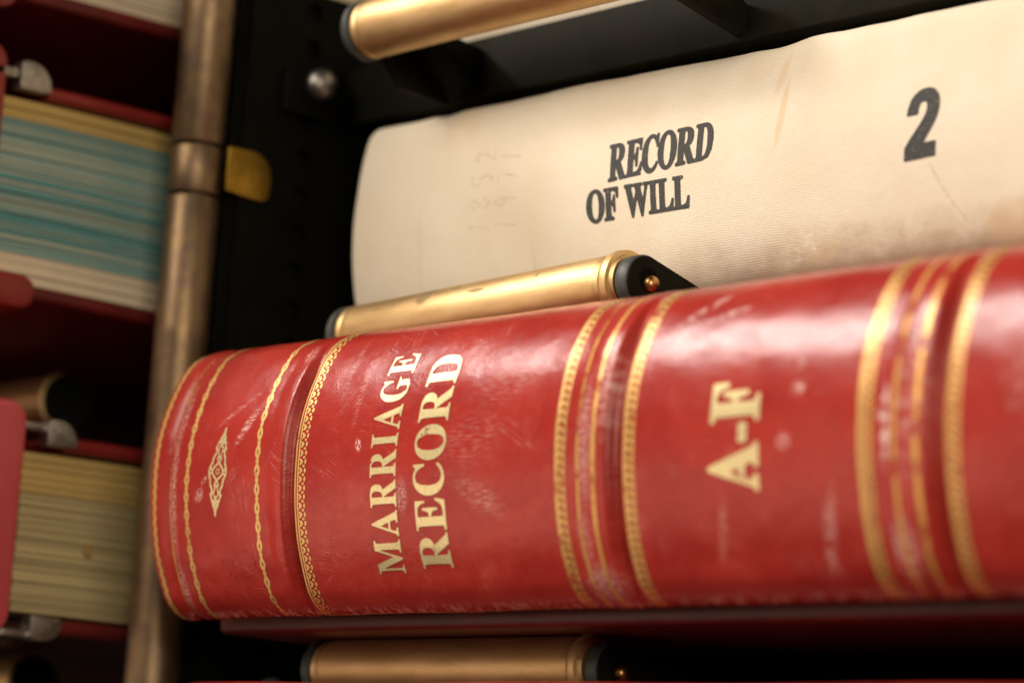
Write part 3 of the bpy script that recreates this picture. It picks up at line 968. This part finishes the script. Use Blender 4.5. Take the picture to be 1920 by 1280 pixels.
def white_book(dz, label, dy=0):
    t = thing("canvas_book", label, "book", (200, 80 + dy, 91 + dz))
    ws = Spine(WHT, white_relief, dy, dz)
    wu = [-5, -4.9, -4.6, -4, -3, -2]
    while wu[-1] < 430:
        wu.append(wu[-1] + 1.6)
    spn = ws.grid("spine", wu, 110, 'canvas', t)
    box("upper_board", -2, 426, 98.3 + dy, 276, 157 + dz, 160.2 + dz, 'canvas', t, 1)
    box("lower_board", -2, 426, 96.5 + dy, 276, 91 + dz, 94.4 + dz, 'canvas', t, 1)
    box("leaves", 4, 420, 94 + dy, 270, 94.6 + dz, 156.8 + dz, 'cream', t, .5)
    return t, ws, spn


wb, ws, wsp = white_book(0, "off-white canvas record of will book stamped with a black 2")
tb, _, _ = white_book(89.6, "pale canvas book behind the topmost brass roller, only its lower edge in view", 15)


def line_text(name, txt, p00, p10, p01, track, space=330):
    """baseline start, baseline end, top of the first letter, all (u, s) on the spine"""
    ax = (p10[0] - p00[0], p10[1] - p00[1])
    ay = (p01[0] - p00[0], p01[1] - p00[1])
    rnd = random.Random(3)
    pol = text_shapes(txt, lambda gx, gy: (p00[0] + ax[0] * gx + ay[0] * gy, W0 + p00[1] + ax[1] * gx + ay[1] * gy), track, space)
    # a rubber stamp wobbles: shift the outline points a little
    edge = [q for pg in pol for lp in pg for q in stroke(lp, .7, True)]
    pol = [[[(x + rnd.uniform(-.12, .12), y + rnd.uniform(-.12, .12)) for x, y in lp] for lp in pg] for pg in pol]
    return ws.shapes(name, pol + edge, 'ink', wsp, .10, 1.5)


line_text("stamped_lettering", "RECORD", (114.2, 55.6), (155.6, 57.2), (113.6, 65.9), 30)
line_text("stamped_lettering", "OF WILL", (106.0, 44.6), (147.8, 44.4), (105.2, 53.4), 25, 300)


def bez(pts, n=8):
    out = []
    for i in range(0, len(pts) - 1, 3):
        a, b, c, d = pts[i:i + 4]
        for k in range(n):
            q = k / n
            out.append(tuple((1 - q) ** 3 * a[j] + 3 * (1 - q) ** 2 * q * b[j] + 3 * (1 - q) * q * q * c[j] + q ** 3 * d[j] for j in (0, 1)))
    out.append(pts[-1])
    return out


two_o = bez([(0, .66), (.0, .90), (.22, 1.0), (.52, 1.0), (.84, 1.0), (1.0, .88), (1.0, .70), (1.0, .50), (.74, .38), (.52, .185)])
two = [(.30, .66)] + [(0, .66)] + two_o[1:] + [(.98, .185), (.98, 0), (0, 0), (0, .16)] + \
      bez([(.0, .16), (.34, .42), (.66, .55), (.66, .71), (.66, .80), (.60, .84), (.50, .84), (.38, .84), (.32, .80), (.30, .70)])[1:-1]
num = [(226.7 + 10.2 * x + .9 * y, W0 + 47.3 + 17.6 * y + .3 * x) for x, y in two]
ws.shapes("stamped_number", [[num]] + stroke(num, .8, True), 'ink', wsp, .10, 1.5)
# pencilled years and a stray pencil stroke
pn = []


def glyph_path(pts, cu, cs, w, h):
    # figures stand turned a quarter: their tops point to the left
    return [(cu + (0.5 - y) * h, W0 + cs + x * w) for x, y in pts]


DIG = {'1': [[(.2, 0), (.45, 1)]], '8': [[(.5, .55), (.15, .8), (.5, 1), (.85, .8), (.5, .55), (.1, .25), (.5, 0), (.9, .25), (.5, .55)]],
       '5': [[(.85, 1), (.25, 1), (.2, .6), (.7, .6), (.85, .3), (.6, 0), (.15, .05)]],
       '2': [[(.1, .8), (.4, 1), (.7, .8), (.6, .5), (.05, 0), (.9, .05)]],
       '9': [[(.8, .7), (.5, .5), (.2, .7), (.5, 1), (.8, .75), (.6, 0)]], '7': [[(.1, .95), (.85, 1), (.35, 0)]]}
for txt, cu, s_list, tilt in (("1852", 58.0, (47.2, 53.4, 60.6, 68.4), .1), ("1971", 69.5, (46.8, 53.0, 60.6, 67.4), .3)):
    for ch, cs in zip(txt, s_list):
        for path in DIG[ch]:
            pn += stroke(glyph_path(path, cu, cs, 4.2, 9.0), .42)
ws.shapes("pencil_stroke", stroke([(235.3, W0 + 45.2), (238.5, W0 + 39.8), (243.0, W0 + 33.6), (245.8, W0 + 30.2)], .45), 'pencil', wsp, .08, 2.0)
put(ws.shapes("pencilled_years", pn, 'pencil', wsp, .08, 2.0), "faint pencilled years 1852 and 1971", kind="stuff")

# =================================================================== red book below, only its top edge in the frame
lb = thing("red_book", "red leather book below the lowest roller, only a sliver at the bottom edge", "book", (230, 30, -130))


def low_relief(u, s, L):
    top = smoothstep(70, 86, s)
    return top * (.9 * noise.noise(Vector((u * .012 + .3, 1.2, .4))) + .3 * hump(u, 40, 60)) + .1 * noise.noise(Vector((u * .1, s * .1, 0)))


lsp = Spine([(a, b) for a, b in RED], low_relief, 0, -97.5)
lsp.grid("spine", [4 + 3 * k for k in range(150)], 60, 'spine', lb)
box("lower_board", 6, 450, 23, 240, -101, -97.4, 'leather', lb, 1)
box("upper_board", 6, 450, 34.5, 240, -31, -27.2, 'leather', lb, 1)
box("leaves", 10, 446, 32, 236, -97.2, -31.2, 'cream', lb, .4)


# =================================================================== books of the left bay, seen at their ends
def section_mesh(name, x0, x1, y0, y1, thick, sag, rnd):
    """one gathering of leaves: a thin slab, gently sagging towards the back"""
    n = 14
    vs, fs = [], []
    for k in range(n + 1):
        q = k / n
        y = y0 + (y1 - y0) * q
        dz = sag(y)
        e = x1 + .25 * math.sin(q * 5 + rnd)
        for x, z in ((x0, 0), (e, 0.06 * thick), (e, .94 * thick), (x0, thick)):
            vs.append((x * MM, y * MM, (z + dz) * MM))
    for k in range(n):
        for j in range(4):
            a, b = 4 * k + j, 4 * k + (j + 1) % 4
            fs.append((a, b, b + 4, a + 4))
    fs += [(3, 2, 1, 0), (4 * n, 4 * n + 1, 4 * n + 2, 4 * n + 3)]
    me = bpy.data.meshes.new(name)
    me.from_pydata(vs, [], fs)
    me.update()
    return me


def leaves(parent, layers, x_end, y0, y1, z0, sag, seed, jit=.5):
    """layers from the bottom up: (thickness, material)"""
    rnd = random.Random(seed)
    w = wloc(parent)
    z = z0
    cache = {}
    for th, mat in layers:
        key = (round(th, 1), mat)
        if key not in cache:
            me = section_mesh("leaf_section", -430 - w.x, x_end - w.x, y0 - w.y, y1 - w.y, round(th, 1), lambda y: sag(y + w.y), rnd.random() * 6)
            me.materials.append(M[mat])
            cache[key] = me
        o = bpy.data.objects.new("leaf_section", cache[key])
        COL.objects.link(o)
        o.parent = parent
        o.location = (rnd.uniform(-jit, jit * .5) * MM, rnd.uniform(-.6, .2) * MM, (z - w.z) * MM)
        o.rotation_euler = (rnd.uniform(-.0022, .0022), 0, 0)
        z += round(th, 1) + .03
    return z


def clip(parent, y0, y1, z0, z1, x0=-62.0, x1=-53.5, flip=False, name="clasp"):
    n = 10
    r = (z1 - z0) * .88
    pts = [(y0, z0), (y1 - 1, z0), (y1, z0 + 1.2)]
    for k in range(n + 1):
        a = math.radians(90 * k / n)
        pts.append((y1 - r + r * math.cos(a), z1 - r + r * math.sin(a)))
    pts += [(y0 + 1, z1), (y0, z1 - 1)]
    if flip:
        pts = [(y, z0 + z1 - z) for y, z in pts][::-1]
    return prism_x(name, pts, x0, x1, 'steel', parent, 1.7)


# --- book with green-blue page edges
gb = thing("clasped_book", "red clasped book with green-blue page edges on the left bay, above the dim roller", "book", (-180, 60, 94))
rnd = random.Random(5)
sagB = lambda y: .6 * math.sin((y + 30) * .035) - .006 * (y + 28)
lay = [(3.1, 'cream')] * 3
for k in range(30):
    lay.append((rnd.choice((1.2, 1.5, 1.8)), rnd.choice(('teal', 'sage', 'teal', 'teal_dark', 'sage'))))
    if sum(a + .03 for a, _ in lay) > 50.5:
        break
lay += [(3.2, 'yellowed')] * 2
ztop = leaves(gb, lay, -61.5, -27.5, 250, 100.2, sagB, 11)


def board(name, parent, x1, y0, y1, zf, th, mat, r=1.6):
    """cover board whose height follows zf(y)"""
    n = 20
    prof = []
    for k in range(7):
        a = math.radians(-90 + 30 * k)
        prof.append((x1 - r + r * math.cos(a), th / 2 + (th / 2) * math.sin(a)))
    prof = [(-430, 0)] + prof + [(-430, th)]
    m_ = len(prof)
    vs, fs = [], []
    for k in range(n + 1):
        y = y0 + (y1 - y0) * (k / n) ** 1.4
        for x, z in prof:
            vs.append((x, y, zf(y) + z))
    for k in range(n):
        for j in range(m_):
            a, b = m_ * k + j, m_ * k + (j + 1) % m_
            fs.append((a, b, b + m_, a + m_))
    fs += [tuple(range(m_))[::-1], tuple(m_ * n + j for j in range(m_))]
    o = mesh(name, vs, fs, mat, parent, 50)
    return o


board("upper_board", gb, -57.5, -13, 252, lambda y: ztop + .5 + sagB(y), 4.2, 'leather')
board("lower_board", gb, -57.5, -14, 252, lambda y: 95.4 + sagB(y) - .5 * smoothstep(-14, 30, y), 4.4, 'leather_shaded')
prism_x("spine", round_poly(-70, -28.6, 92, 172, 6), -430, -57, 'leather', gb, 1.2)
prism_x("spine_lip", round_poly(-60, -13.2, 91.6, 102.4, 5.2), -430, -53.5, 'leather', gb, 2.0)
clip(gb, -24.0, -13.0, ztop + 2.2, ztop + 10.8, -62, -56.4)
lathe_x("hinge_wire", [(-60, .7), (-56, .7)], -27, ztop + 7, 'steel', gb, 10)
box("hinge_arm", -60, -57, -33, -24.5, ztop + 5, ztop + 8, 'steel', gb, .5)

# --- book with tan page edges
tn = thing("clasped_book", "red clasped book with tan page edges and faded spine at lower left", "book", (-180, 60, -8))
sagC = lambda y: .004 * (y + 8) + .25 * math.sin((y + 8) * .05)
lay = []
tot = 0
while tot < 35:
    th = rnd.choice((1.1, 1.4, 1.7, 2.0))
    lay.append((th, 'tan'))
    tot += th + .03
lay += [(2.6, 'yellowed'), (1.8, 'yellowed'), (3.2, 'yellowed'), (2.2, 'yellowed'), (2.7, 'yellowed')]
ztc = leaves(tn, lay, -61.5, -7.4, 250, 1.4, sagC, 21, .18)
board("upper_board", tn, -57.5, 5, 252, lambda y: ztc + .8 + sagC(y), 4.6, 'leather')
board("lower_board", tn, -57.5, 6, 252, lambda y: -4.6 + sagC(y), 4.8, 'leather_shaded')
prism_x("spine", round_poly(-75, -9.8, -6, 64.6, 6.5), -430, -56.5, 'leather_pink', tn, 2.2)
clip(tn, -2.6, 8.0, ztc + 2.2, ztc + 10.0, -62, -56.4)
clip(tn, -2.6, 8.4, -6.6, .6, -62, -56.4, flip=True)
box("hinge_arm", -60, -57.6, -12, -2, ztc + 6, ztc + 8.6, 'steel', tn, .6)
box("hinge_arm", -60, -57.6, -12, -2, -6.4, -4, 'steel', tn, .6)
# torn flake standing out of the leaves
bm = bmesh.new()
q = [bm.verts.new(v) for v in ((-61.4, 15.0, 24.4), (-61.4, 19.6, 24.6), (-59.2, 18.6, 21.2), (-60.2, 17.0, 20.6))]
for f in ((0, 1, 2), (0, 2, 3)):
    bm.faces.new([q[i] for i in f])
bmesh.ops.solidify(bm, geom=bm.faces[:], thickness=.25)
from_bm("torn_flake", bm, 'yellowed', tn)

# --- cream-paged book above
ct = thing("clasped_book", "red book with cream page edges at the top left corner", "book", (-180, 60, 186))
sagA = lambda y: .006 * (y + 20)
lay = [(rnd.choice((1.3, 1.6, 1.9)), 'cream') for _ in range(30)]
zta = leaves(ct, lay, -61.5, -18, 250, 191.9, sagA, 31)
board("lower_board", ct, -57.5, -24, 252, lambda y: 187.0 + sagA(y), 4.6, 'leather_shaded')
board("upper_board", ct, -57.5, -10, 252, lambda y: zta + .4 + sagA(y), 4.6, 'leather')
prism_x("spine", round_poly(-75, -27, 183, 262, 6), -430, -57, 'leather', ct, 1.5)
